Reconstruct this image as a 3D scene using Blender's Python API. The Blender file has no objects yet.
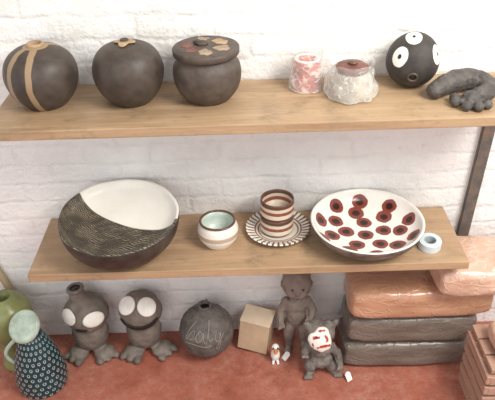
import bpy, bmesh, math, random
from mathutils import Vector, Matrix, noise, Euler
random.seed(4)
C = bpy.context.scene.collection
SU = 0.987   # upper shelf top
SL = 0.51    # lower shelf top
FZ = -0.03   # floor level

# ---------------------------------------------------------------- materials
class N:
    def __init__(s, name):
        s.m = bpy.data.materials.new(name); s.m.use_nodes = True
        s.t = s.m.node_tree; s.b = s.t.nodes["Principled BSDF"]
        s.out = s.t.nodes["Material Output"]
        s.co = s.t.nodes.new("ShaderNodeTexCoord").outputs["Object"]
    def n(s, typ, **kw):
        x = s.t.nodes.new(typ)
        for k, v in kw.items():
            if hasattr(x, k): setattr(x, k, v)
        return x
    def l(s, a, b): s.t.links.new(a, b)
    def put(s, v, sock):
        if isinstance(v, bpy.types.NodeSocket): s.l(v, sock)
        elif isinstance(v, (tuple, list)) and len(v) == 3 and sock.type == 'RGBA': sock.default_value = (*v, 1)
        else: sock.default_value = v
    def math(s, op, a, b=0.0, c=None):
        x = s.n("ShaderNodeMath", operation=op)
        s.put(a, x.inputs[0]); s.put(b, x.inputs[1])
        if c is not None: s.put(c, x.inputs[2])
        return x.outputs[0]
    def map(s, scale=(1,1,1), loc=(0,0,0), rot=(0,0,0)):
        x = s.n("ShaderNodeMapping"); s.l(s.co, x.inputs[0])
        x.inputs["Scale"].default_value = scale; x.inputs["Location"].default_value = loc
        x.inputs["Rotation"].default_value = rot
        return x.outputs[0]
    def noise(s, scale, detail=4, vec=None, rough=.6):
        x = s.n("ShaderNodeTexNoise"); s.l(vec or s.co, x.inputs["Vector"])
        x.inputs["Scale"].default_value = scale; x.inputs["Detail"].default_value = detail
        x.inputs["Roughness"].default_value = rough
        return x.outputs["Fac"]
    def ramp(s, fac, stops):
        x = s.n("ShaderNodeValToRGB"); s.l(fac, x.inputs[0])
        e = x.color_ramp.elements
        while len(e) < len(stops): e.new(.5)
        for i, (p, c) in enumerate(stops):
            e[i].position = p; e[i].color = (*c, 1) if isinstance(c, tuple) else (c, c, c, 1)
        return x.outputs[0]
    def mix(s, f, a, b):
        x = s.n("ShaderNodeMix"); x.data_type = 'RGBA'
        s.put(f, x.inputs[0]); s.put(a, x.inputs[6]); s.put(b, x.inputs[7])
        return x.outputs[2]
    def step(s, v, lo, hi):
        x = s.n("ShaderNodeMapRange"); s.put(v, x.inputs[0])
        x.inputs[1].default_value = lo; x.inputs[2].default_value = hi
        return x.outputs[0]
    def xyz(s, vec=None):
        x = s.n("ShaderNodeSeparateXYZ"); s.l(vec or s.co, x.inputs[0]); return x.outputs
    def bump(s, h, strength=.3, dist=.004):
        x = s.n("ShaderNodeBump"); s.l(h, x.inputs["Height"])
        x.inputs["Strength"].default_value = strength; x.inputs["Distance"].default_value = dist
        s.l(x.outputs[0], s.b.inputs["Normal"])
    def fin(s, col, rough=.6, **kw):
        s.put(col, s.b.inputs["Base Color"]); s.put(rough, s.b.inputs["Roughness"])
        for k, v in kw.items(): s.put(v, s.b.inputs[k.replace("_", " ")])
        return s.m

def simple(name, col, rough=.6, var=.25, sc=30, bs=80, bstr=.3, bd=.002, **kw):
    k = N(name)
    d = tuple(c*(1-var) for c in col); u = tuple(min(1, c*(1+var)) for c in col)
    c = k.ramp(k.noise(sc, 5), [(.35, d), (.65, u)])
    if bstr: k.bump(k.noise(bs, 4), bstr, bd)
    return k.fin(c, rough, **kw)

def wood(name, dark, light, sc=1.0, axis='x', rough=.5, stain=.45):
    k = N(name)
    s = {'x': (1.3, 16, 16), 'y': (16, 1.3, 16), 'z': (16, 16, 1.3)}[axis]
    v = k.map(tuple(a*sc for a in s))
    n1 = k.noise(2.2, 7, v, .7); n2 = k.noise(1.2, 2, k.map((2, 5, 5)))
    c1 = k.ramp(n1, [(.3, dark), (.5, tuple((a+b)/2 for a, b in zip(dark, light))), (.72, light)])
    c = k.mix(k.step(n2, .35, .75), c1, k.mix(.5, c1, tuple(x*.75 for x in light)))
    st = k.step(k.noise(7, 8, None, .75), .52, .68)
    c = k.mix(k.math('MULTIPLY', st, stain), c, tuple(x*.42 for x in light))
    st = k.step(k.noise(30, 8, k.map((.4, 1, 1)), .75), .56, .66)
    c = k.mix(k.math('MULTIPLY', st, stain*.9), c, tuple(x*.3 for x in light))
    k.bump(k.math('ADD', n1, k.noise(60, 4)), .4, .003)
    return k.fin(c, rough)

def spots(k, base, pts, wob=.008, ns=45, soft=.0012):
    nz = k.math('MULTIPLY', k.math('SUBTRACT', k.noise(ns, 2), .5), wob)
    col = base
    for p in pts:
        cen, ro, co, ri, ci = p[:5]; sc = p[5] if len(p) > 5 else (1, 1, 1)
        mm = k.n("ShaderNodeVectorMath", operation='MULTIPLY'); k.l(k.co, mm.inputs[0]); mm.inputs[1].default_value = sc
        d = k.n("ShaderNodeVectorMath", operation='DISTANCE'); k.l(mm.outputs[0], d.inputs[0]); d.inputs[1].default_value = tuple(a*b for a, b in zip(cen, sc))
        dd = k.math('ADD', d.outputs["Value"], nz)
        col = k.mix(k.step(dd, ro+.0008, ro-.0008), col, co)
        if ri: col = k.mix(k.step(dd, ri+soft, ri-soft), col, ci)
    return col

# wall
k = N("painted_brick")
wobv = k.n("ShaderNodeVectorMath", operation='ADD')
nn_ = k.n("ShaderNodeTexNoise"); k.l(k.co, nn_.inputs["Vector"]); nn_.inputs["Scale"].default_value = 10; nn_.inputs["Detail"].default_value = 5
ms = k.n("ShaderNodeVectorMath", operation='SCALE'); k.l(nn_.outputs["Color"], ms.inputs[0]); ms.inputs["Scale"].default_value = .032
k.l(ms.outputs[0], wobv.inputs[0]); k.l(k.map((1, 1, 1), (.07, .02, 0)), wobv.inputs[1])
br = k.n("ShaderNodeTexBrick"); k.l(wobv.outputs[0], br.inputs["Vector"])
br.inputs["Scale"].default_value = 1; br.inputs["Brick Width"].default_value = .215; br.inputs["Row Height"].default_value = .068
br.inputs["Mortar Size"].default_value = .012; br.inputs["Mortar Smooth"].default_value = 1.0
n1 = k.noise(6, 8, rough=.7); n2 = k.noise(50, 6, rough=.7); n3 = k.noise(17, 6)
base = k.ramp(n1, [(.3, (.82, .82, .81)), (.5, (.905, .90, .885)), (.7, (.95, .94, .915))])
fill = k.step(k.noise(4.5, 5, None, .7), .40, .64)
base = k.mix(k.math('MULTIPLY', k.math('MULTIPLY', br.outputs["Fac"], fill), .20), base, (.57, .52, .47))
xyz = k.xyz(); z = xyz[1]
m = k.math('MULTIPLY', k.step(z, 1.26, 1.36), k.step(k.noise(9, 6, k.map((.5, 1.4, 1)), .7), .40, .54))
m = k.math('MULTIPLY', m, k.step(xyz[0], .15, -.15))
base = k.mix(k.math('MULTIPLY', m, .75), base, (.50, .30, .18))
cream = k.math('MULTIPLY', k.step(z, .80, 1.25), k.step(k.noise(5, 7, None, .7), .44, .64))
base = k.mix(k.math('MULTIPLY', cream, .42), base, (.90, .78, .60))
st = k.step(k.noise(13, 9, None, .78), .60, .68)
base = k.mix(k.math('MULTIPLY', st, .42), base, (.68, .57, .46))
mb = k.math('MULTIPLY', br.outputs["Fac"], k.math('ADD', .35, k.math('MULTIPLY', fill, .65)))
h = k.math('ADD', k.math('MULTIPLY', mb, -.30), k.math('ADD', k.math('MULTIPLY', n2, .50), k.math('ADD', k.math('MULTIPLY', n3, .85), k.math('MULTIPLY', n1, .55))))
k.bump(h, .8, .011)
WALL = k.fin(base, .5)

k = N("red_floor_paint")
a = k.ramp(k.noise(7, 9, rough=.72), [(.30, (.25, .075, .045)), (.46, (.36, .105, .065)), (.62, (.42, .14, .09)), (.80, (.48, .24, .17))])
dust = k.math('MULTIPLY', k.step(k.noise(3.5, 5), .36, .66), k.step(k.noise(34, 9, None, .8), .44, .66))
a = k.mix(k.math('MULTIPLY', dust, .45), a, (.60, .44, .36))
scf = k.step(k.noise(14, 6, k.map((1, 3.5, 1), rot=(0, 0, .4)), .7), .62, .72)
a = k.mix(k.math('MULTIPLY', scf, .30), a, (.58, .41, .34))
a = k.mix(k.math('MULTIPLY', k.step(k.noise(75, 5, None, .75), .58, .67), .6), a, (.11, .05, .04))
k.bump(k.noise(50, 5), .3, .002)
FLOOR = k.fin(a, .55)

WOOD = wood("pine_board", (.27, .165, .09), (.53, .365, .215), rough=.5, stain=.55)
WOOD2 = wood("pine_board_lower", (.31, .185, .10), (.56, .38, .225), rough=.5, stain=.55)
DARK = simple("dark_stoneware", (.060, .044, .034), .5, .3, 25, 200, .25, .001)
DARK2 = simple("dark_brown_stoneware", (.080, .059, .046), .55, .3, 30, 140, .4, .0015)
TAN = simple("tan_slip", (.40, .27, .155), .6, .2)
TAN2 = simple("muted_tan_slip", (.34, .25, .17), .65, .25)
CLAY = simple("grey_clay", (.165, .138, .115), .65, .3, 22, 90, .5, .002)
CLAYD = simple("dark_clay", (.078, .067, .060), .6, .35, 40, 120, .6, .003)
CLAYG = simple("grey_brown_clay", (.16, .138, .12), .7, .4, 30, 80, .8, .004)
CLAYP = simple("dark_grey_pot_clay", (.115, .10, .09), .7, .3, 30, 90, .6, .003)
CLAYB = simple("brown_grey_clay", (.22, .175, .145), .7, .25, 20, 80, .6, .003)
SCR = simple("incised_script_clay", (.24, .215, .19), .7, .2)
WHITE = simple("white_glaze", (.84, .82, .77), .35, .06, 20, 60, .15, .001)
PALE = simple("pale_cream_slip", (.78, .76, .70), .5, .1, 20, 60, .15, .001)
BLACK = simple("black_glaze", (.01, .01, .01), .4, .1)
BROWNRIM = simple("iron_brown_glaze", (.13, .06, .035), .35, .25)
REDLID = simple("dark_brown_lid", (.15, .05, .035), .45, .25)
REDB = simple("rust_brown_slip", (.17, .06, .045), .55, .25)
CARD = simple("cardboard", (.52, .38, .25), .8, .1, 15, 200, .1, .001)
CARDL = simple("light_cardboard", (.68, .55, .40), .8, .08, 15, 200, .1, .001)
k = N("rusty_metal")
METAL = k.fin(k.ramp(k.noise(22, 7, None, .7), [(.35, (.08, .072, .066)), (.52, (.13, .11, .095)), (.66, (.22, .12, .07))]), .7)
GREEN = simple("olive_green_glaze", (.22, .24, .09), .28, .25, 9, 60, .1, .001)
DISC = simple("grey_green_glaze", (.38, .45, .37), .35, .2)
ORANGE = simple("orange_clay_detail", (.65, .20, .05), .5, .2)
TAPEW = simple("pale_blue_grey_tape", (.62, .69, .71), .5, .04)
TAPEC = simple("tape_core", (.42, .49, .51), .6, .05)

# ---------------------------------------------------------------- mesh helpers
def obj(name, me, mats, loc=(0, 0, 0), rot=(0, 0, 0), parent=None, smooth=True):
    o = bpy.data.objects.new(name, me)
    for mm in (mats if isinstance(mats, (list, tuple)) else [mats]): me.materials.append(mm)
    C.objects.link(o); o.location = loc; o.rotation_euler = rot
    if parent: o.parent = parent
    if smooth: me.polygons.foreach_set("use_smooth", [True]*len(me.polygons))
    return o
def tag(o, label, cat, group=None):
    o["label"] = label; o["category"] = cat
    if group: o["group"] = group
    return o
def thing(name, loc, label, cat, group=None, rot=(0, 0, 0)):
    e = bpy.data.objects.new(name, None); e.empty_display_size = .05
    C.objects.link(e); e.location = loc; e.rotation_euler = rot
    return tag(e, label, cat, group)
def fthing(name, loc, label, cat, group=None, rot=(0, 0, 0), sz=1.1):
    e = thing(name, (loc[0], loc[1], FZ+loc[2]*sz), label, cat, group, rot)
    e.scale = (1, 1, sz); return e
def spl(pts, n=6):
    out = []
    P = [pts[0]] + list(pts) + [pts[-1]]
    for i in range(1, len(P)-2):
        p0, p1, p2, p3 = [Vector((*q, 0)) for q in P[i-1:i+3]]
        for j in range(n):
            t = j/n
            q = .5*((2*p1)+(-p0+p2)*t+(2*p0-5*p1+4*p2-p3)*t*t+(-p0+3*p1-3*p2+p3)*t**3)
            out.append((max(q.x, 0), q.y))
    out.append(pts[-1]); return out
def lathe(name, prof, mats, loc=(0, 0, 0), rot=(0, 0, 0), parent=None, seg=72, mi=None, wob=0, wf=12, sx=1, sy=1, smooth=True, fn=None):
    bm = bmesh.new(); rings = []
    for jj, (r, z) in enumerate(prof):
        if r < 1e-5: rings.append([bm.verts.new((0, 0, z))])
        else:
            ring = []
            for i in range(seg):
                a = 2*math.pi*i/seg
                v = Vector((r*math.cos(a)*sx, r*math.sin(a)*sy, z))
                if wob: v += v.normalized()*noise.noise(v*wf)*wob
                if fn: v = fn(v, a, r, z, jj)
                ring.append(bm.verts.new(v))
            rings.append(ring)
    for j in range(len(rings)-1):
        A, B = rings[j], rings[j+1]
        for i in range(seg):
            i2 = (i+1) % seg
            if len(A) == 1 and len(B) == 1: continue
            if len(A) == 1: f = (A[0], B[i2], B[i])
            elif len(B) == 1: f = (A[i], A[i2], B[0])
            else: f = (A[i], A[i2], B[i2], B[i])
            ff = bm.faces.new(f)
            if mi: ff.material_index = mi(j, (prof[j][0]+prof[j+1][0])/2, (prof[j][1]+prof[j+1][1])/2)
    bmesh.ops.recalc_face_normals(bm, faces=bm.faces)
    me = bpy.data.meshes.new(name); bm.to_mesh(me); bm.free()
    return obj(name, me, mats, loc, rot, parent, smooth)
def sph(bm, c, r, rot=None, sub=3):
    if not isinstance(r, (tuple, list)): r = (r, r, r)
    M = Matrix.Translation(c) @ (rot.to_matrix().to_4x4() if rot else Matrix()) @ Matrix.Diagonal((*r, 1))
    bmesh.ops.create_icosphere(bm, subdivisions=sub, radius=1, matrix=M)
def cap(bm, p0, p1, r0, r1):
    p0, p1 = Vector(p0), Vector(p1); L = (p1-p0).length
    n = max(2, int(L/(min(r0, r1)*.3)))
    for i in range(n+1):
        t = i/n; sph(bm, p0.lerp(p1, t), r0+(r1-r0)*t, sub=2)
def real(o, name):
    dg = bpy.context.evaluated_depsgraph_get(); dg.update()
    m2 = bpy.data.meshes.new_from_object(o.evaluated_get(dg)); m2.name = name
    bpy.data.objects.remove(o); return m2
def blob(name, items, mat, voxel=.004, loc=(0, 0, 0), parent=None, rough=.0, rf=30, rot=(0, 0, 0), smooth_it=3):
    bm = bmesh.new()
    for it in items:
        if it[0] == 's': sph(bm, it[1], it[2], Euler(it[3]) if len(it) > 3 else None)
        elif it[0] == 'c': cap(bm, it[1], it[2], it[3], it[4])
        elif it[0] == 'p':
            P, R = it[1], it[2]
            for i in range(len(P)-1): cap(bm, P[i], P[i+1], R[i], R[i+1])
    me = bpy.data.meshes.new(name+"_raw"); bm.to_mesh(me); bm.free()
    o = bpy.data.objects.new("tmp", me); C.objects.link(o)
    r = o.modifiers.new("r", 'REMESH'); r.mode = 'VOXEL'; r.voxel_size = voxel
    s = o.modifiers.new("s", 'SMOOTH'); s.factor = .5; s.iterations = smooth_it
    m2 = real(o, name)
    if rough:
        nn = [v.normal.copy() for v in m2.vertices]
        for v, n_ in zip(m2.vertices, nn): v.co += n_*noise.fractal(v.co*rf, .8, 2, 3)*rough
    m2.materials.clear()
    return obj(name, m2, mat, loc, rot, parent)
def tube(name, pts, rad, mat, parent=None):
    hc = bpy.data.curves.new(name, 'CURVE'); hc.dimensions = '3D'; hc.bevel_depth = rad; hc.bevel_resolution = 2; hc.use_fill_caps = True
    for P in (pts if isinstance(pts[0][0], (tuple, list, Vector)) else [pts]):
        sp = hc.splines.new('POLY'); sp.points.add(len(P)-1)
        for q, pt in zip(sp.points, P): q.co = (*pt, 1)
    o = bpy.data.objects.new("tmp", hc); C.objects.link(o)
    return obj(name, real(o, name), mat, parent=parent)
def box(name, size, mat, loc=(0, 0, 0), rot=(0, 0, 0), parent=None, bev=.002, seg=2, smooth=False):
    bm = bmesh.new(); bmesh.ops.create_cube(bm, size=1, matrix=Matrix.Diagonal((*size, 1)))
    if bev: bmesh.ops.bevel(bm, geom=bm.edges[:], offset=bev, segments=seg, affect='EDGES', profile=.5)
    bmesh.ops.recalc_face_normals(bm, faces=bm.faces)
    me = bpy.data.meshes.new(name); bm.to_mesh(me); bm.free()
    return obj(name, me, mat, loc, rot, parent, smooth)
def ring(R, r, zc, n=10):
    return [(R+r*math.cos(2*math.pi*i/n), zc+r*math.sin(2*math.pi*i/n)) for i in range(n+1)]
def outline_mesh(name, fn, n, zfn, mat, loc=(0, 0, 0), parent=None, thick=.002, rings=6):
    bm = bmesh.new(); R = []
    c = bm.verts.new((0, 0, zfn(0, 0)))
    for j in range(1, rings+1):
        row = []
        for i in range(n):
            a = 2*math.pi*i/n; r = fn(a)*j/rings; x_, y_ = r*math.cos(a), r*math.sin(a)
            row.append(bm.verts.new((x_, y_, zfn(x_, y_))))
        R.append(row)
    for i in range(n): bm.faces.new((c, R[0][i], R[0][(i+1) % n]))
    for j in range(rings-1):
        for i in range(n): bm.faces.new((R[j][i], R[j+1][i], R[j+1][(i+1) % n], R[j][(i+1) % n]))
    me = bpy.data.meshes.new(name); bm.to_mesh(me); bm.free()
    o = obj(name, me, mat, loc, parent=parent)
    s = o.modifiers.new("thick", 'SOLIDIFY'); s.thickness = thick; s.offset = 0
    return o

# ---------------------------------------------------------------- room
bm = bmesh.new(); bmesh.ops.create_grid(bm, x_segments=2, y_segments=2, size=1, matrix=Matrix.Translation((0, 1.3+FZ, 0)) @ Matrix.Diagonal((2.6, 1.3, 1, 1)))
me = bpy.data.meshes.new("wall_back"); bm.to_mesh(me); bm.free()
w = obj("wall_back", me, WALL, (0, 0, 0), (math.radians(90), 0, 0)); w["kind"] = "structure"
bm = bmesh.new(); bmesh.ops.create_grid(bm, x_segments=2, y_segments=2, size=1, matrix=Matrix.Translation((0, -1.6, 0)) @ Matrix.Diagonal((2.6, 1.6, 1, 1)))
me = bpy.data.meshes.new("floor"); bm.to_mesh(me); bm.free()
fl = obj("floor", me, FLOOR, (0, 0, FZ)); fl["kind"] = "structure"

s = box("wall_shelf", (1.46, .30, .028), WOOD, (.045, -.152, SU-.014), bev=.003)
tag(s, "worn pine board on white brick wall, holding dark pots", "shelf")
s = box("wall_shelf", (1.325, .30, .028), WOOD2, (-.0035, -.152, SL-.014), bev=.003)
tag(s, "worn pine board on white brick wall, holding bowls and cups", "shelf")
bm = bmesh.new()
for sz, c in (((.036, .005, .985), (0, 0, .4925)), ((.005, .018, .985), (-.0155, .008, .4925))):
    bmesh.ops.create_cube(bm, size=1, matrix=Matrix.Translation(c) @ Matrix.Diagonal((*sz, 1)))
me = bpy.data.meshes.new("shelf_upright"); bm.to_mesh(me); bm.free()
p = obj("shelf_upright", me, METAL, (.715, -.022, FZ), (0, math.radians(2.9), 0), smooth=False)
tag(p, "rusty weathered metal upright slanting beside the shelf ends", "post")

# ---------------------------------------------------------------- upper shelf pots
k = N("dark_pot_with_tan_bands")
x, y, zz = k.xyz()
wv = k.math('MULTIPLY', k.math('SUBTRACT', k.noise(22, 2), .5), .010)
def plane_band(a, curve=0.0):
    al = k.math('ADD', k.math('MULTIPLY', x, math.cos(a)), k.math('MULTIPLY', y, math.sin(a)))
    off = k.math('MULTIPLY', k.math('POWER', k.math('ABSOLUTE', al), 2), curve)
    return k.math('ABSOLUTE', k.math('ADD', k.math('ADD', k.math('MULTIPLY', x, -math.sin(a)), k.math('MULTIPLY', y, math.cos(a))), k.math('ADD', wv, off)))
b1 = plane_band(math.radians(-140), -2.0); b2 = plane_band(math.radians(-78), 3.0)
rad = k.math('SQRT', k.math('ADD', k.math('POWER', x, 2), k.math('POWER', y, 2)))
b4 = k.math('ADD', k.math('SUBTRACT', rad, .024), k.math('MULTIPLY', k.step(zz, .12, .10), 1.0))
mn = k.math('MINIMUM', b4, k.math('MINIMUM', b1, b2))
msk = k.math('MULTIPLY', k.step(mn, .0105, .0088), .85)
dk = k.ramp(k.noise(25, 5), [(.35, (.043, .031, .025)), (.65, (.074, .056, .044))])
k.bump(k.noise(180, 4), .25, .001)
POT1 = k.fin(k.mix(msk, dk, (.38, .26, .15)), .5)
def round_pot(loc, R, H, mat, label, neck=.022):
    e = thing("round_vase", loc, label, "vase")
    pr = spl([(0, 0), (.045, 0), (.058, .004), (R*.86, H*.22), (R, H*.5), (R*.9, H*.76), (R*.62, H*.92), (neck+.008, H*.985), (neck, H)], 6)
    pr += [(neck-.004, H-.002), (neck-.005, H-.02), (0, H-.05)]
    lathe("body", pr, mat, parent=e)
    return e
e = round_pot((-.554, -.13, SU), .1, .170, POT1, "matte black spherical vase with forked tan bands and small mouth")
lathe("rim", [(.014, .164), (.022, .167), (.024, .173), (.020, .177), (.016, .175), (.014, .154)], TAN, parent=e)
e = round_pot((-.316, -.125, SU), .0975, .170, DARK, "matte dark brown spherical vase with tan patch around its mouth", neck=.010)
outline_mesh("tan_patch", lambda a: .026+.004*math.cos(4*a+.6)+.003*math.sin(3*a), 60, lambda x_, y_: .1725-(x_*x_+y_*y_)*5.5, TAN, parent=e, thick=.002)
lathe("mouth", [(0, .1738), (.011, .1738), (.012, .1755), (.010, .177), (.008, .1755), (0, .1752)], DARK, parent=e)
e = thing("lidded_jar", (-.1, -.125, SU), "matte dark brown jar, flat lid with muted tan and brown patches", "jar")
lathe("body", spl([(0, 0), (.05, 0), (.062, .004), (.085, .035), (.094, .07), (.091, .1), (.078, .122), (.074, .128)], 6)+[(.068, .13), (.066, .11), (0, .05)], DARK2, parent=e)
lathe("lid", [(0, .129), (.084, .129), (.090, .132), (.091, .146), (.088, .150), (.06, .151), (0, .151)], DARK2, parent=e, wob=.001)
blob("lid_knob", [('s', (0, 0, .004), (.018, .014, .008)), ('s', (-.012, .006, .006), (.012, .009, .006))], DARK, .002, (-.010, .012, .151), e, .002, 60)
for i, (px, py, r_, mt) in enumerate([(.046, -.022, .026, TAN2), (.002, -.050, .026, TAN2), (.040, .032, .025, TAN), (-.012, .052, .022, TAN2), (-.050, .010, .024, REDB), (-.038, -.034, .020, REDB)]):
    sd = i*7.3
    outline_mesh("lid_patch", lambda a: r_*(.8+.45*noise.noise(Vector((math.cos(a)*1.3+sd, math.sin(a)*1.3, sd)))+.12*math.cos(2*a+sd)), 48, lambda x_, y_: 0, mt, (px, py, .1512), e, .0016)

k = N("cloudy_bubble_wrap")
vo = k.n("ShaderNodeTexVoronoi"); k.l(k.co, vo.inputs["Vector"]); vo.inputs["Scale"].default_value = 95
crk = k.step(k.math('ABSOLUTE', k.math('SUBTRACT', k.noise(22, 2), .5)), .034, 0)
k.bump(k.math('ADD', k.math('MULTIPLY', vo.outputs["Distance"], .7), k.math('MULTIPLY', crk, .6)), .7, .004)
lw = k.n("ShaderNodeLayerWeight"); lw.inputs["Blend"].default_value = .35
k.put(k.math('MINIMUM', k.math('ADD', .20, k.math('ADD', k.math('MULTIPLY', crk, .35), k.math('MULTIPLY', lw.outputs["Facing"], .45))), .9), k.b.inputs["Alpha"])
WRAP = k.fin((.88, .88, .85), .15, Coat_Weight=.5, Coat_Roughness=.08)
k = N("pink_white_glaze")
PINK = k.fin(k.ramp(k.noise(30, 2), [(.42, (.76, .52, .46)), (.46, (.56, .15, .11)), (.62, (.43, .09, .07))]), .4)
e = thing("wrapped_jar", (.18, -.075, SU), "small pink and white jar loosely wrapped in cloudy bubble wrap", "jar")
lathe("body", spl([(0, 0), (.034, 0), (.039, .006), (.039, .05), (.038, .078), (.034, .086)], 5)+[(.029, .086), (.028, .04), (0, .02)], PINK, parent=e)
lathe("rim", ring(.033, .0035, .087), WHITE, parent=e)
lathe("bubble_wrap", spl([(.0, .001), (.044, .0015), (.048, .008), (.047, .05), (.044, .09), (.050, .118)], 6), WRAP, parent=e, wob=.009, wf=28)
e = thing("wrapped_jar", (.299, -.132, SU), "tapered pot with small dark red lid in cloudy bubble wrap", "jar")
lathe("body", spl([(0, 0), (.054, 0), (.060, .006), (.057, .04), (.046, .070)], 5)+[(0, .071)], simple("mottled_greige_glaze", (.42, .36, .28), .45, .25, 18), parent=e)
lathe("lid", spl([(.0, .070), (.040, .070), (.045, .076), (.043, .086), (.026, .091), (0, .092)], 4), REDLID, parent=e, wob=.002, wf=50)
lathe("lid_knob", spl([(.0, .090), (.011, .091), (.014, .095), (.009, .100), (0, .101)], 3), BROWNRIM, parent=e)
lathe("bubble_wrap", spl([(0, .001), (.064, .0015), (.073, .010), (.072, .030), (.064, .058), (.054, .078), (.060, .096)], 6), WRAP, parent=e, wob=.011, wf=30)

RX, RZ = .074, .077
def onr(v): return (v[0]*RX, v[1]*RX, v[2]*RZ)
k = N("black_with_white_eyes")
base = k.ramp(k.noise(25, 5), [(.35, (.028, .023, .021)), (.65, (.054, .044, .038))])
W = (.85, .82, .73); B = (.01, .01, .01); O = (1, 1, .78)
col = spots(k, base, [(onr((-.36, -.245, .90)), .025, W, .0055, B, (1.15, .85, .85)), (onr((-.74, -.62, .18)), .023, W, .0055, B, O), (onr((.66, -.52, .54)), .024, W, .0055, B, O),
                      (onr((.3, .8, .5)), .02, W, .006, B)], .003)
k.bump(k.noise(150, 3), .2, .001)
EYES = k.fin(col, .65)
e = thing("egg_vase", (.478, -.077, SU+RZ-.001), "dark egg-shaped clay vessel painted with white eyes and small hole", "vase", rot=(0, math.radians(14), 0))
lathe("body", [(0, -RZ)]+[(RX*math.sin(a)*(1-.05*math.cos(math.pi-a)), -RZ*math.cos(a)) for a in [i*math.pi/28 for i in range(1, 28)]]+[(0, RZ)], EYES, parent=e)
hd = Vector((-.10, -.90, -.34)).normalized()
hp = Vector((hd.x*RX, hd.y*RX, hd.z*RZ))*.985
q_ = hd.to_track_quat('Z', 'Y').to_euler()
lathe("hole_rim", ring(.0125, .0030, .0022), DARK2, hp, q_, e, seg=40)
lathe("hole", [(0, .0022), (.0125, .0022), (.0125, -.002), (0, -.002)], BLACK, hp, q_, e, seg=40)

its = [('p', [(-.076, -.048, .026), (-.045, -.026, .032), (-.005, -.008, .037), (.03, .0, .037), (.062, -.012, .034), (.078, -.038, .031), (.072, -.064, .027), (.055, -.080, .025), (.036, -.090, .024)],
        [.026, .030, .034, .034, .032, .029, .027, .026, .026]),
       ('s', (.018, -.094, .021), (.031, .027, .020))]
for cx, cy, r_ in ((-.028, -.078, .0130), (-.034, -.108, .0135), (-.010, -.136, .0135), (.022, -.143, .0130), (.050, -.130, .0125)):
    its.append(('c', (.018, -.098, .015), (cx, cy, .0135), .0090, .0090)); its.append(('s', (cx, cy, .0145), r_*1.1))
o = blob("clay_limb", its, CLAYD, .0028, (.594, -.132, SU+.0), rough=.0014, rf=95, smooth_it=2)
o.scale = (.95, .95, .95)
tag(o, "thick dark clay limb lying curled, ending in rounded toes", "figurine")

# ---------------------------------------------------------------- lower shelf
k = N("bowl_inside_glaze")
x, y, zz = k.xyz()
edge = k.math('ADD', k.math('SUBTRACT', k.math('ADD', y, k.math('MULTIPLY', x, .50)), .012), k.math('MULTIPLY', k.math('POWER', x, 2), -1.6))
ev = k.math('ADD', edge, k.math('MULTIPLY', k.noise(11, 5), .045))
ev = k.math('ADD', ev, k.math('MULTIPLY', k.noise(55, 4), .010))
sn = k.math('ADD', k.math('MULTIPLY', k.math('SINE', k.math('MULTIPLY', ev, 760)), .5), .5)
brk = k.step(k.noise(30, 4, k.map((.6, 1, 1)), .6), .42, .58)
scr = k.math('MULTIPLY', k.step(sn, .62, .95), k.math('ADD', .15, k.math('MULTIPLY', brk, .75)))
lines = k.mix(scr, (.042, .033, .023), (.36, .30, .20))
wht = k.ramp(k.noise(12, 3), [(.3, (.82, .80, .72)), (.7, (.90, .88, .82))])
es = k.step(edge, -.002, .002)
c = k.mix(es, lines, wht)
k.bump(k.math('MULTIPLY', sn, k.math('SUBTRACT', 1, es)), .5, .002)
BIN = k.fin(c, .35)
BOUT = simple("bowl_outside_dark", (.045, .037, .030), .42, .4, 25, 60, .5, .003)
prf = spl([(0, .004), (.07, .004), (.082, 0), (.095, .002), (.132, .022), (.166, .062), (.180, .101), (.182, .122)], 6)
n0 = len(prf)
inn = [(.173, .126), (.160, .104), (.125, .086), (.07, .080), (0, .078)]
prf += [(.1815, .127), (.178, .129)] + spl(inn, 6)
o = lathe("large_bowl", prf, [BOUT, BIN], (-.389, -.184, SL+.0095), (math.radians(5.2), 0, 0), seg=120, mi=lambda j, r, z: 1 if j >= n0 else 0, wob=.003)
tag(o, "large dark bowl, inside white above a scratched pale-lined dark band", "bowl")

k = N("white_jar_banded")
x, y, zz = k.xyz()
c = k.ramp(k.noise(14, 3), [(.3, (.76, .72, .64)), (.7, (.86, .83, .76))])
c = k.mix(k.math('MULTIPLY', k.step(k.math('ABSOLUTE', k.math('SUBTRACT', zz, .046)), .009, .006), .75), c, (.38, .23, .14))
k.bump(k.noise(60, 3), .15, .001)
JARM = k.fin(c, .3)
JARIN = simple("pale_blue_green_glaze", (.56, .64, .58), .3, .08)
e = thing("small_jar", (-.095, -.165, SL), "small cream glazed jar with brown band and pale blue-green interior", "jar")
pr = spl([(0, 0), (.038, 0), (.046, .006), (.06, .028), (.064, .048), (.061, .068), (.054, .082)], 6)
nj = len(pr)
lathe("body", pr+[(.050, .083), (.055, .06), (.05, .03), (0, .02)], [JARM, JARIN], parent=e, mi=lambda j, r, z: 1 if j >= nj else 0)
lathe("rim", ring(.053, .0038, .084), BROWNRIM, parent=e)

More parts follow.
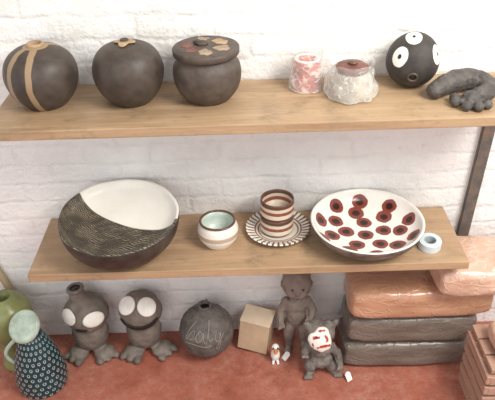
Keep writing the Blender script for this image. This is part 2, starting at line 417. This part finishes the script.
k = N("striped_rim_plate")
x, y, zz = k.xyz()
rr = k.math('SQRT', k.math('ADD', k.math('POWER', x, 2), k.math('POWER', y, 2)))
an = k.math('ARCTAN2', y, x)
sn = k.math('SINE', k.math('MULTIPLY', an, 36))
strp = k.mix(k.step(sn, -.5, -.1), (.17, .08, .045), (.82, .78, .70))
c = k.mix(k.step(rr, .077, .079), (.74, .69, .60), strp)
c = k.mix(k.step(k.math('ABSOLUTE', k.math('SUBTRACT', rr, .074)), .003, .002), c, (.2, .1, .06))
c = k.mix(k.step(k.math('ABSOLUTE', k.math('SUBTRACT', rr, .064)), .003, .002), c, (.25, .12, .07))
PLM = k.fin(c, .3)
def bead(v, a, r, z, j):
    if r > .1: v.x *= 1+.018*math.cos(a*36); v.y *= 1+.018*math.cos(a*36); v.z += .0016*math.cos(a*36)
    return v
o = lathe("plate", [(0, .002), (.05, .002), (.055, 0), (.06, .003), (.095, .014), (.103, .018), (.103, .021), (.1005, .0225), (.095, .019), (.07, .012), (.055, .008), (0, .008)], PLM, (.0955, -.118, SL), seg=288, fn=bead)
tag(o, "saucer plate with brown and white striped rim under stacked cups", "plate")
k = N("banded_cup_glaze")
x, y, zz = k.xyz()
c = k.ramp(k.step(k.math('ADD', zz, k.math('MULTIPLY', k.noise(30), .004)), 0.002, .065), [(0, (.16, .08, .05)), (.14, (.68, .60, .49)), (.38, (.24, .08, .05)), (.56, (.64, .54, .42)), (.74, (.10, .05, .035)), (.88, (.13, .06, .04))])
for n_ in k.t.nodes:
    if n_.type == 'VALTORGB': n_.color_ramp.interpolation = 'CONSTANT'
k.bump(k.noise(50, 3), .2, .001)
CUPM = k.fin(c, .35)
for i, zc in enumerate((.0085, .068)):
    o = lathe("cup", spl([(0, 0), (.042, 0), (.051, .004), (.053, .02), (.053, .04), (.0525, .0595)], 5)+[(.050, .061), (.048, .058), (.048, .035), (.042, .012), (0, .009)], CUPM, (.092+.001*i, -.116, SL+zc), rot=(0, 0, 1.3*i))
    tag(o, ["banded brown, cream and rust cup standing on the striped plate", "banded brown, cream and rust cup stacked on another cup"][i], "cup", "stacked banded cups")

# spotted bowl
pts = []
RC = (.23, .055, .038); BK = (.035, .014, .012)
inner = [(0, .018), (.06, .020), (.112, .028), (.148, .049), (.166, .078)]
def zin(r):
    for (r0, z0), (r1, z1) in zip(inner, inner[1:]):
        if r <= r1: return z0+(z1-z0)*(r-r0)/(r1-r0)
for R_, n_, ph in ((.0, 1, 0), (.062, 5, .3), (.108, 8, .1), (.145, 10, .25)):
    for i in range(n_):
        a = 2*math.pi*i/n_+ph+random.uniform(-.06, .06)
        pts.append(((R_*math.cos(a), R_*math.sin(a), zin(R_)), .0252+random.uniform(-.001, .001), RC, .0125, BK))
k = N("red_spotted_glaze")
c = spots(k, (.84, .81, .75), pts, .009, 40, .003)
BSP = k.fin(c, .22)
BO2 = simple("mottled_grey_brown_glaze", (.16, .135, .115), .45, .45, 22, 60, .5, .003)
prf = spl([(0, .003), (.07, .003), (.080, 0), (.092, .002), (.130, .020), (.160, .047), (.173, .071)], 6)
n1_ = len(prf)
prf += [(.174, .078), (.171, .081), (.167, .079)] + spl(inner[::-1], 6)[1:]
o = lathe("spotted_bowl", prf, [BO2, BSP, WHITE], (.367, -.178, SL+.0015), (math.radians(.6), 0, 0), seg=96, mi=lambda j, r, z: 0 if j < n1_ else (2 if j < n1_+2 else 1), wob=.002)
tag(o, "wide white bowl with dark red spots inside, grey-brown mottled outside", "bowl")

e = thing("tape_roll", (.556, -.225, SL+.003), "thick pale blue-grey tape roll tilted slightly up on shelf", "tape", rot=(math.radians(5), 0, 0))
lathe("tape", [(.019, 0), (.034, 0), (.0345, .001), (.0345, .025), (.034, .026), (.019, .026), (.019, 0)], TAPEW, parent=e, smooth=False)
lathe("core", [(.0170, .0005), (.0189, .0005), (.0189, .0265), (.0170, .0265), (.0170, .0005)], TAPEC, parent=e, smooth=False)

# ---------------------------------------------------------------- floor things
def eye(parent, c, r, dirn, mat=WHITE, name="eye", sy=1.0, h=1.0):
    q = Vector(dirn).normalized().to_track_quat('Z', 'Y').to_euler()
    return lathe(name, spl([(r, -.006), (r, .001*h), (r*.8, .006*h), (r*.4, .0085*h), (0, .0095*h)], 3), mat, c, q, parent, seg=32, sy=sy)
def flatfoot(cx, cy, ang, L=.056, W=.040):
    ux, uy = math.cos(ang), math.sin(ang)
    its = [('s', (cx+ux*L*.35, cy+uy*L*.35, .018), (L*.66, W, .019), (0, 0, ang))]
    for t in (-1, 0, 1):
        px, py = cx+ux*L*.88-uy*W*.72*t, cy+uy*L*.88+ux*W*.72*t
        its.append(('s', (px, py, .013), (.021, .0145, .013), (0, 0, ang+.25*t)))
    return its
def patch(name, fn, mat, parent, loc, nu=40, nv=6):
    bm = bmesh.new(); G = [[bm.verts.new(fn(i/nu, j/nv)) for j in range(nv+1)] for i in range(nu+1)]
    for i in range(nu):
        for j in range(nv): bm.faces.new((G[i][j], G[i+1][j], G[i+1][j+1], G[i][j+1]))
    me = bpy.data.meshes.new(name); bm.to_mesh(me); bm.free()
    o = obj(name, me, mat, loc, parent=parent)
    s = o.modifiers.new("thick", 'SOLIDIFY'); s.thickness = .004; s.offset = 0
    return o
def face_patch(u, v, R, az0, el0, w_, h_, cy):
    a = 2*math.pi*u; q = v
    az = math.radians(az0+w_*q*math.cos(a)); el = math.radians(el0+h_*q*math.sin(a))
    return (R[0]*math.sin(az)*math.cos(el), -R[1]*math.cos(az)*math.cos(el)+cy, R[2]*math.sin(el))
e = fthing("clay_creature", (-.588, -.084, 0), "squat grey clay creature, open spout, rounded white face patches", "figurine", sz=1.04)
its = [('s', (0, .002, .180), (.081, .072, .073)), ('s', (0, .006, .085), (.066, .058, .080)), ('p', [(0, 0, .23), (-.018, .0, .262)], [.036, .029])]
its += flatfoot(-.036, -.012, math.radians(-122)) + flatfoot(.036, -.010, math.radians(-60))
blob("body", its, CLAY, .004, parent=e, rough=.003, rf=22, smooth_it=4)
lathe("neck_ring", ring(.024, .007, 0), CLAY, (-.02, 0, .287), (0, -.1, 0), e)
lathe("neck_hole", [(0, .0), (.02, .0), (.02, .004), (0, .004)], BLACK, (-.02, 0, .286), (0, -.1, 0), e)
RH = (.0830, .0740, .0745)
patch("white_face_patch", lambda u, v: face_patch(u, v, RH, -42, 18, 27, 23, .002), PALE, e, (0, 0, .180), 40, 6)
patch("white_face_patch", lambda u, v: face_patch(u, v, RH, 32, 12, 29, 22, .002), PALE, e, (0, 0, .180), 40, 6)
patch("mouth", lambda u, v: face_patch(u, v, RH, -6, -20, 16, 5, .002), BLACK, e, (0, 0, .180), 30, 4)
e = fthing("clay_creature", (-.394, -.084, 0), "squat grey-brown clay creature with two round white eyes", "figurine", sz=1.05)
its = [('s', (0, .002, .180), (.078, .069, .071)), ('s', (.002, .006, .085), (.064, .058, .078))]
its += flatfoot(-.028, -.012, math.radians(-112)) + flatfoot(.046, -.008, math.radians(-38))
blob("body", its, CLAY, .004, parent=e, rough=.003, rf=22, smooth_it=4)
for c_, d_ in (((-.038, -.034, .232), (-.45, -.5, .75)), ((.033, -.040, .228), (.35, -.58, .72))):
    eye(e, c_, .033, d_, PALE, h=.7)
def mouth(u, v):
    az = (u-.5)*math.radians(110); el = math.radians(22)*abs(2*u-1)**2.0-math.radians(22)
    el += (v-.5)*math.radians(17)*math.sqrt(max(0, 1-abs(2*u-1)**4))
    return (.0800*math.sin(az)*math.cos(el), -.0710*math.cos(az)*math.cos(el)+.002, .0730*math.sin(el))
patch("mouth", mouth, BLACK, e, (0, 0, .180))

e = fthing("round_clay_pot", (-.162, -.106, 0), "dark grey round clay pot, incised loose script, broken-edged neck", "pot", sz=1.08)
blob("body", [('s', (0, 0, .098), (.099, .095, .094)), ('s', (0, 0, .02), (.055, .055, .02))], CLAYP, .004, parent=e, rough=.0018, rf=60)
def jag(v, a, r, z, j):
    if z > .200: v.z += .005*noise.noise(Vector((math.cos(a)*2.2, math.sin(a)*2.2, 3)))*2
    return v
lathe("neck", [(.030, .182), (.024, .190), (.022, .200), (.024, .209), (.021, .211), (.017, .207), (.016, .188)], CLAYP, parent=e, wob=.003, wf=50, fn=jag)
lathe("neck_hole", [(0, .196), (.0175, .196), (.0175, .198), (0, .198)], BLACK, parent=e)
def on_pot(ax, el, o_=.0006):
    return ((.099+o_)*math.sin(ax)*math.cos(el), -(.095+o_)*math.cos(ax)*math.cos(el), .098+(.094+o_)*math.sin(el))
def glyphs(strokes, x0, y0, s):
    out = []
    for st_ in strokes:
        P = [st_[0]]+st_+[st_[-1]]; line = []
        for i in range(1, len(P)-2):
            for j in range(10):
                t = j/10; p0, p1, p2, p3 = [Vector(q) for q in P[i-1:i+3]]
                q = .5*((2*p1)+(-p0+p2)*t+(2*p0-5*p1+4*p2-p3)*t*t+(-p0+3*p1-3*p2+p3)*t**3)
                line.append(on_pot(x0+q.x*s+.12*q.y*s, y0+q.y*s))
        out.append(line)
    return out
hand = [[(.3, 2.3), (-.1, 1.4), (-.3, .1), (-.1, -.2), (.2, .8), (.7, 1.1), (.7, .4), (.3, -.1), (.9, .2), (1.2, .9)],
        [(1.9, .8), (1.5, 1.2), (1.1, .5), (1.4, -.2), (1.9, .3), (2.0, 1.0), (2.1, .2), (2.5, -.3), (2.6, .7), (3.1, 2.2), (2.9, 2.4), (2.7, 1.2), (2.9, .0), (3.4, .4)],
        [(3.5, .9), (3.9, 1.1), (3.6, .2), (4.0, -.3), (4.4, .7), (4.2, -1.0), (3.7, -1.1), (4.3, -.2), (4.9, .5)], [(-.2, -.7), (1.0, -.55), (2.4, -.75), (3.2, -.6)]]
tube("incised_script", glyphs(hand, -.70, .30, .300), .0017, SCR, e)

e = fthing("cardboard_box", (.010, -.088, .008), "small tan cardboard box tilted against wall with top flap", "box", rot=(math.radians(-5), math.radians(5), math.radians(-18)), sz=1.0)
box("body", (.110, .080, .126), CARD, (0, 0, .063), parent=e, bev=.0015)
box("flap", (.111, .084, .003), CARDL, (.0, -.0, .134), (math.radians(9), 0, 0), e, .0005)

e = fthing("baby_figurine", (.162, -.085, 0), "grey-brown clay child figure with a large round head", "figurine", sz=1.08)
its = [('s', (0, 0, .272), (.052, .052, .058)), ('s', (-.015, -.030, .254), (.021, .019, .019)), ('s', (.015, -.030, .254), (.021, .019, .019)), ('s', (0, -.036, .242), (.014, .014, .010)),
       ('s', (0, .012, .296), (.050, .042, .036)),
       ('c', (0, .002, .225), (0, .002, .20), .019, .023),
       ('s', (0, 0, .176), (.040, .030, .042)), ('s', (0, -.004, .136), (.036, .032, .046)),
       ('p', [(-.036, 0, .198), (-.054, -.004, .160), (-.056, -.024, .122)], [.017, .014, .011]),
       ('p', [(.036, 0, .198), (.060, -.012, .165), (.046, -.044, .150)], [.017, .014, .011]),
       ('p', [(-.020, -.002, .10), (-.026, -.012, .06), (-.026, -.004, .022)], [.025, .020, .016]),
       ('p', [(.020, -.002, .10), (.028, -.012, .06), (.028, -.004, .022)], [.025, .020, .016]),
       ('c', (-.026, -.006, .014), (-.031, -.034, .011), .015, .012), ('c', (.028, -.006, .014), (.033, -.034, .011), .015, .012),
       ('s', (-.051, .004, .266), (.006, .009, .012)), ('s', (.051, .004, .266), (.006, .009, .012)), ('s', (0, -.053, .264), (.006, .007, .006))]
for t in range(4):
    its.append(('c', (-.058, -.028, .120), (-.064+.006*t, -.040, .108+.002*t), .0058, .0046))
    its.append(('c', (.043, -.047, .150), (.030, -.058, .158-.007*t), .0058, .0046))
its.append(('c', (-.054, -.028, .124), (-.044, -.038, .120), .0055, .0046))
its.append(('c', (.043, -.046, .154), (.036, -.050, .166), .0055, .0046))
for sx in (-1, 1):
    for t in range(5):
        its.append(('s', (sx*(.022+.006*t), -.046+.001*t, .008), (.0042, .006, .006)))
blob("body", its, CLAYB, .003, parent=e, rough=.0016, rf=55, smooth_it=2)
for sx in (-1, 1): eye(e, (sx*.018, -.0485, .279), .0045, (sx*.3, -1, .1), CLAYD, h=.4)
eye(e, (0, -.0495, .244), .0058, (0, -1, -.3), CLAYD, name="mouth", sy=.4, h=.3)

k = N("painted_mask_face")
RR = (.45, .06, .04)
c = spots(k, (.84, .80, .73), [((-.017, -.012, .014), .010, RR, .0038, B, (.8, 0, 1.5)), ((.019, -.012, .006), .009, RR, .0035, B, (1.4, 0, .8)), ((.006, -.012, -.020), .010, RR, 0, B, (.5, 0, 1.8)), ((-.030, -.01, -.012), .006, RR, 0, B, (1.5, 0, .7)), ((.008, -.01, .034), .006, RR, 0, B, (.6, 0, 1.6))], .024, 80)
FACE = k.fin(c, .4)
e = fthing("painted_face_figurine", (.236, -.210, 0), "rough grey clay figurine with irregular white and red painted face", "figurine", sz=1.0)
its = [('s', (0, .004, .172), (.049, .042, .048)), ('s', (-.018, .010, .202), (.024, .022, .020)), ('s', (.026, .008, .200), (.020, .020, .022)), ('s', (.002, .0, .095), (.038, .033, .048)), ('s', (.004, -.004, .060), (.044, .040, .034)), ('c', (0, 0, .145), (0, 0, .12), .026, .028),
       ('p', [(-.038, .006, .198), (-.052, .006, .214)], [.016, .010]), ('p', [(.036, .006, .200), (.050, .006, .222)], [.014, .010]),
       ('p', [(-.03, 0, .122), (-.054, -.014, .104), (-.058, -.036, .110)], [.017, .015, .012]),
       ('p', [(.03, 0, .118), (.060, -.012, .088), (.066, -.036, .062)], [.017, .015, .012]),
       ('p', [(-.022, 0, .05), (-.034, -.022, .040), (-.030, -.006, .018)], [.027, .022, .018]), ('p', [(.024, 0, .05), (.044, -.018, .036), (.042, -.004, .018)], [.027, .022, .018]),
       ('c', (-.030, -.008, .014), (-.040, -.038, .011), .018, .014), ('c', (.042, -.006, .014), (.058, -.032, .011), .018, .014)]
for hx, hy, hz, dz in ((-.058, -.040, .111, .006), (.067, -.040, .058, -.008)):
    for t in (-1, 0, 1): its.append(('c', (hx, hy, hz), (hx+.009*t, hy-.013, hz+dz), .0068, .005))
for cx, cy in ((-.043, -.050), (.062, -.043)):
    for t in (-1, 0, 1): its.append(('s', (cx+.010*t, cy+abs(t)*.002, .008), (.0055, .008, .0075)))
blob("body", its, CLAYG, .003, parent=e, rough=.0030, rf=70, smooth_it=2)
bm = bmesh.new(); sph(bm, (0, 0, 0), (.040, .015, .041), sub=4)
for v in bm.verts: v.co.x *= 1+.34*noise.noise(v.co*40); v.co.z *= 1+.30*noise.noise(v.co*34+Vector((3, 1, 0)))
me = bpy.data.meshes.new("face"); bm.to_mesh(me); bm.free()
obj("face", me, FACE, (-.002, -.033, .175), (math.radians(-24), math.radians(-10), 0), e)
TAGM = simple("white_paper", (.82, .81, .77), .7, .05)
def paper_tag(loc, rot, label):
    bm = bmesh.new(); vs = [bm.verts.new((a_, b_, 0)) for a_, b_ in ((-.011, -.016), (.010, -.016), (.012, .010), (.005, .017), (-.004, .017), (-.011, .011))]
    f = bm.faces.new(vs); r = bmesh.ops.extrude_face_region(bm, geom=[f])
    bmesh.ops.translate(bm, verts=[v for v in r["geom"] if isinstance(v, bmesh.types.BMVert)], vec=(0, 0, .0015))
    bmesh.ops.recalc_face_normals(bm, faces=bm.faces)
    me = bpy.data.meshes.new("paper_tag"); bm.to_mesh(me); bm.free()
    tag(obj("paper_tag", me, TAGM, (loc[0], loc[1], loc[2]+FZ), rot, smooth=False), label, "tag")
paper_tag((.332, -.262, .013), (.9, 0, .6), "small white paper tag propped beside the painted-face figurine")
paper_tag((.122, -.156, .011), (.7, 0, -.9), "small white paper tag lying by the child figurine's feet")
e = fthing("bird_figurine", (.083, -.165, 0), "tiny white and orange clay bird with beak", "figurine")
blob("body", [('s', (0, 0, .028), (.017, .02, .022)), ('s', (0, -.004, .062), (.014, .014, .015)), ('c', (0, 0, .04), (0, -.002, .055), .012, .011), ('c', (-.008, -.01, .005), (-.009, -.02, .005), .006, .005), ('c', (.008, -.01, .005), (.009, -.02, .005), .006, .005)], WHITE, .0025, parent=e)
blob("beak", [('s', (0, -.02, .058), (.008, .014, .005)), ('s', (0, -.018, .064), (.006, .01, .004))], ORANGE, .002, parent=e)
for sx in (-1, 1): eye(e, (sx*.007, -.014, .068), .003, (sx*.5, -1, .3), BLACK)

# clay bags: soft sagging blocks in wrinkled plastic
def creases(k):
    a_ = k.noise(5, 2, k.map((1.4, 2.6, 3.6), rot=(0, .45, .4)), .5)
    b_ = k.noise(8, 2, k.map((2.6, 1.5, 2.8), rot=(.2, -.6, .9)), .5)
    ca = k.step(k.math('ABSOLUTE', k.math('SUBTRACT', a_, .5)), .040, 0)
    cb = k.step(k.math('ABSOLUTE', k.math('SUBTRACT', b_, .5)), .030, 0)
    return k.math('MAXIMUM', ca, cb), k.math('ADD', k.math('MULTIPLY', k.math('MAXIMUM', ca, cb), .5), k.math('MULTIPLY', a_, 2.0))
def bagmat(name, c1, c2, rough=.28, milk=.16, coat=.35, bs=.5):
    k = N(name)
    c = k.ramp(k.noise(4, 4, k.map((2, 5, 8)), .5), [(.3, c1), (.7, c2)])
    cr, h = creases(k)
    haze = k.step(k.noise(6, 5, k.map((1, 2, 3)), .6), .50, .70)
    c = k.mix(k.math('MULTIPLY', k.math('MAXIMUM', k.math('MULTIPLY', cr, .7), k.math('MULTIPLY', haze, .8)), milk), c, tuple(min(1, q*1.2+.18) for q in c2))
    k.bump(h, bs, .006)
    return k.fin(c, rough, Coat_Weight=coat, Coat_Roughness=.15)
BAGO = bagmat("terracotta_clay_in_plastic", (.42, .21, .12), (.54, .30, .185), milk=.22)
BAGP = bagmat("peach_clay_in_plastic", (.52, .31, .21), (.66, .44, .33), milk=.45)
BAGG = bagmat("grey_brown_clay_in_plastic", (.12, .094, .076), (.19, .153, .125), rough=.35, milk=.15, coat=.2)
def bag(name, size, mat, loc, rot, label, grp="stack of bagged clay", e_=5, disp=.003, px=.45):
    e = thing(name, (loc[0], loc[1], loc[2]+FZ), label, "clay bag", grp, rot)
    bm = bmesh.new(); bmesh.ops.create_cube(bm, size=1); bmesh.ops.subdivide_edges(bm, edges=bm.edges[:], cuts=35, use_grid_fill=True)
    off = Vector((random.random()*9, 2, 0))
    for v in bm.verts:
        p_ = v.co*2
        m_ = max(abs(p_.x), abs(p_.y), abs(p_.z))
        f_ = m_/((abs(p_.x)**e_+abs(p_.y)**e_+abs(p_.z)**e_)**(1/e_))
        p2 = Vector((p_.x*(f_**px), p_.y*f_, p_.z*f_))
        zs = 1-.08*abs(p_.x)**4
        v.co = Vector((p2.x*size[0]/2, p2.y*size[1]/2, p2.z*zs*size[2]/2))
        n_ = noise.fractal(Vector((v.co.x*9+v.co.z*6, v.co.y*13, v.co.z*11))+off, .8, 2, 3)
        v.co += v.co.normalized()*n_*disp
        t_ = .5-v.co.z/size[2]
        v.co.y *= 1+.05*t_; v.co.x *= 1+.02*t_
    zmin = min(v.co.z for v in bm.verts); zmax = max(v.co.z for v in bm.verts)
    # settle exactly between its neighbours
    for v in bm.verts: v.co.z = (v.co.z-zmin)*size[2]/(zmax-zmin)
    bmesh.ops.recalc_face_normals(bm, faces=bm.faces)
    me = bpy.data.meshes.new("clay_block"); bm.to_mesh(me); bm.free()
    obj("clay_block", me, mat, parent=e)
    return e
bag("clay_bag", (.45, .182, .118), BAGG, (.542, -.130, .0), (0, 0, .0), "bag of grey clay in shiny plastic at the bottom of stack")
bag("clay_bag", (.445, .182, .118), BAGG, (.550, -.130, .1185), (0, 0, -.01), "bag of dark grey clay in shiny plastic between other bags")
bag("clay_bag", (.475, .188, .124), BAGO, (.568, -.138, .2370), (0, 0, .01), "wide bag of terracotta orange clay in clear plastic on stack")
bag("clay_bag", (.255, .215, .122), BAGP, (.722, -.172, .3615), (0, 0, .04), "soft bag of peach clay in hazy plastic by the shelf end", disp=.005, e_=4)

# green vase, teal jug
e = fthing("green_vase", (-.85, -.125, 0), "glossy olive green bulbous ceramic vase on floor", "vase")
lathe("body", spl([(0, 0), (.05, 0), (.06, .01), (.05, .05), (.065, .12), (.085, .18), (.08, .235), (.05, .27), (.035, .28)], 6)+[(.03, .282), (.028, .25), (0, .2)], GREEN, parent=e)
k = N("teal_loop_mark_glaze")
x, y, zz = k.xyz()
an = k.math('MULTIPLY', k.math('ARCTAN2', y, x), 22/(2*math.pi))
row = k.math('DIVIDE', zz, .0170)
fr = k.math('FLOOR', row)
u_ = k.math('SUBTRACT', k.math('FRACT', k.math('ADD', an, k.math('MULTIPLY', fr, .5))), .5)
v_ = k.math('SUBTRACT', k.math('FRACT', row), .52)
d = k.math('SQRT', k.math('ADD', k.math('POWER', k.math('MULTIPLY', u_, 1.25), 2), k.math('POWER', v_, 2)))
rg = k.step(k.math('ABSOLUTE', k.math('SUBTRACT', d, .25)), .085, .040)
rg = k.math('MULTIPLY', rg, k.step(v_, .30, .18))
rg = k.math('MULTIPLY', rg, k.step(zz, .205, .195))
c = k.mix(k.math('MULTIPLY', rg, .75), k.ramp(k.noise(15, 3), [(.3, (.006, .026, .034)), (.7, (.012, .050, .060))]), (.58, .65, .62))
TEAL = k.fin(c, .25)
e = fthing("loop_marked_jug", (-.740, -.228, 0), "dark teal flared jug, pale loop marks, handle and tilted disc top", "jug", sz=1.16)
lathe("body", spl([(0, 0), (.074, 0), (.085, .008), (.087, .040), (.080, .085), (.065, .135), (.047, .180), (.036, .205), (.034, .225)], 6)+[(0, .23)], TEAL, parent=e)
lathe("disc_top", spl([(0, 0), (.034, .002), (.048, .010), (.053, .019), (.050, .027), (.040, .031), (0, .033)], 5), DISC, (-.004, -.003, .222), (math.radians(34), math.radians(-8), 0), e)
tube("handle", [(-(.046+.045*math.sin(t_)), -.012-.01*math.sin(t_), .190-.110*i/14) for i, t_ in [(i, i*math.pi/14) for i in range(15)]], .007, DISC, e)

STICK = wood("weathered_brown_wood", (.34, .25, .14), (.56, .44, .28), axis='z', stain=.3)
p0, p1 = Vector((-.800, -.018, FZ)), Vector((-.915, -.016, .40)); d = p1-p0
o = box("wooden_support", (.022, .018, d.length), STICK, (p0+p1)/2)
o.rotation_euler = (0, math.atan2(d.x, d.z), 0)
o.location.z += .006
tag(o, "thin pale wooden support leaning on wall behind the green vase", "support")

PW = wood("terracotta_dusty_wood", (.34, .18, .125), (.56, .36, .27), axis='y', stain=.35)
e = fthing("wooden_crate", (.87, -.375, 0), "low crate of rough uneven terracotta-pink slats on red floor", "crate", sz=1.1)
for i in range(5):
    j_ = random.uniform(-.004, .004)
    box("slat", (.30, .018, .03), PW, (0, -.09+j_, .018+.044*i), (random.uniform(-.03, .03), random.uniform(-.02, .02), 0), e, .003)
    box("slat", (.018, .20, .03), PW, (-.15+j_, .0, .018+.044*i), (random.uniform(-.03, .03), random.uniform(-.04, .04), 0), e, .003)
for cx, cy in ((-.13, -.07), (.13, -.07), (-.13, .08)):
    box("corner_post", (.03, .03, .22), PW, (cx, cy, .11), parent=e, bev=.002)
for i in range(3):
    box("top_plank", (.30, .06, .014), PW, (0, -.065+.068*i, .225), parent=e, bev=.002)
bag("clay_bag", (.27, .17, .070), BAGP, (.882, -.390, .2560), (0, 0, .04), "pinkish clay pack in hazy plastic resting on the slatted crate", "loose clay pack", e_=4)

# ---------------------------------------------------------------- light
wd = bpy.data.worlds.new("world"); bpy.context.scene.world = wd; wd.use_nodes = True
bg = wd.node_tree.nodes["Background"]; bg.inputs[0].default_value = (.98, .985, 1, 1); bg.inputs[1].default_value = .82
def area(name, loc, tgt, size, power, col):
    l = bpy.data.lights.new(name, 'AREA'); l.size = size; l.energy = power; l.color = col
    o = bpy.data.objects.new(name, l); C.objects.link(o); o.location = loc
    o.rotation_euler = (Vector(tgt)-Vector(loc)).to_track_quat('-Z', 'Y').to_euler()
area("window_light", (1.35, -1.5, 2.55), (.40, 0, 1.0), 1.0, 74, (1, .965, .905))
area("room_light", (-1.2, -2.6, 1.5), (0, 0, .4), 1.6, 15, (1, .985, .96))

cam = bpy.data.cameras.new("camera"); co = bpy.data.objects.new("camera", cam); C.objects.link(co)
cam.sensor_width = 36; cam.lens = 650/495*36; cam.clip_start = .01
co.matrix_world = Matrix.Translation((0, -1.82, 1.74)) @ Matrix.Rotation(math.radians(57), 4, 'X') @ Matrix.Rotation(math.radians(-1.78), 4, 'Z')
bpy.context.scene.camera = co
bpy.context.scene.view_settings.view_transform = 'Standard'
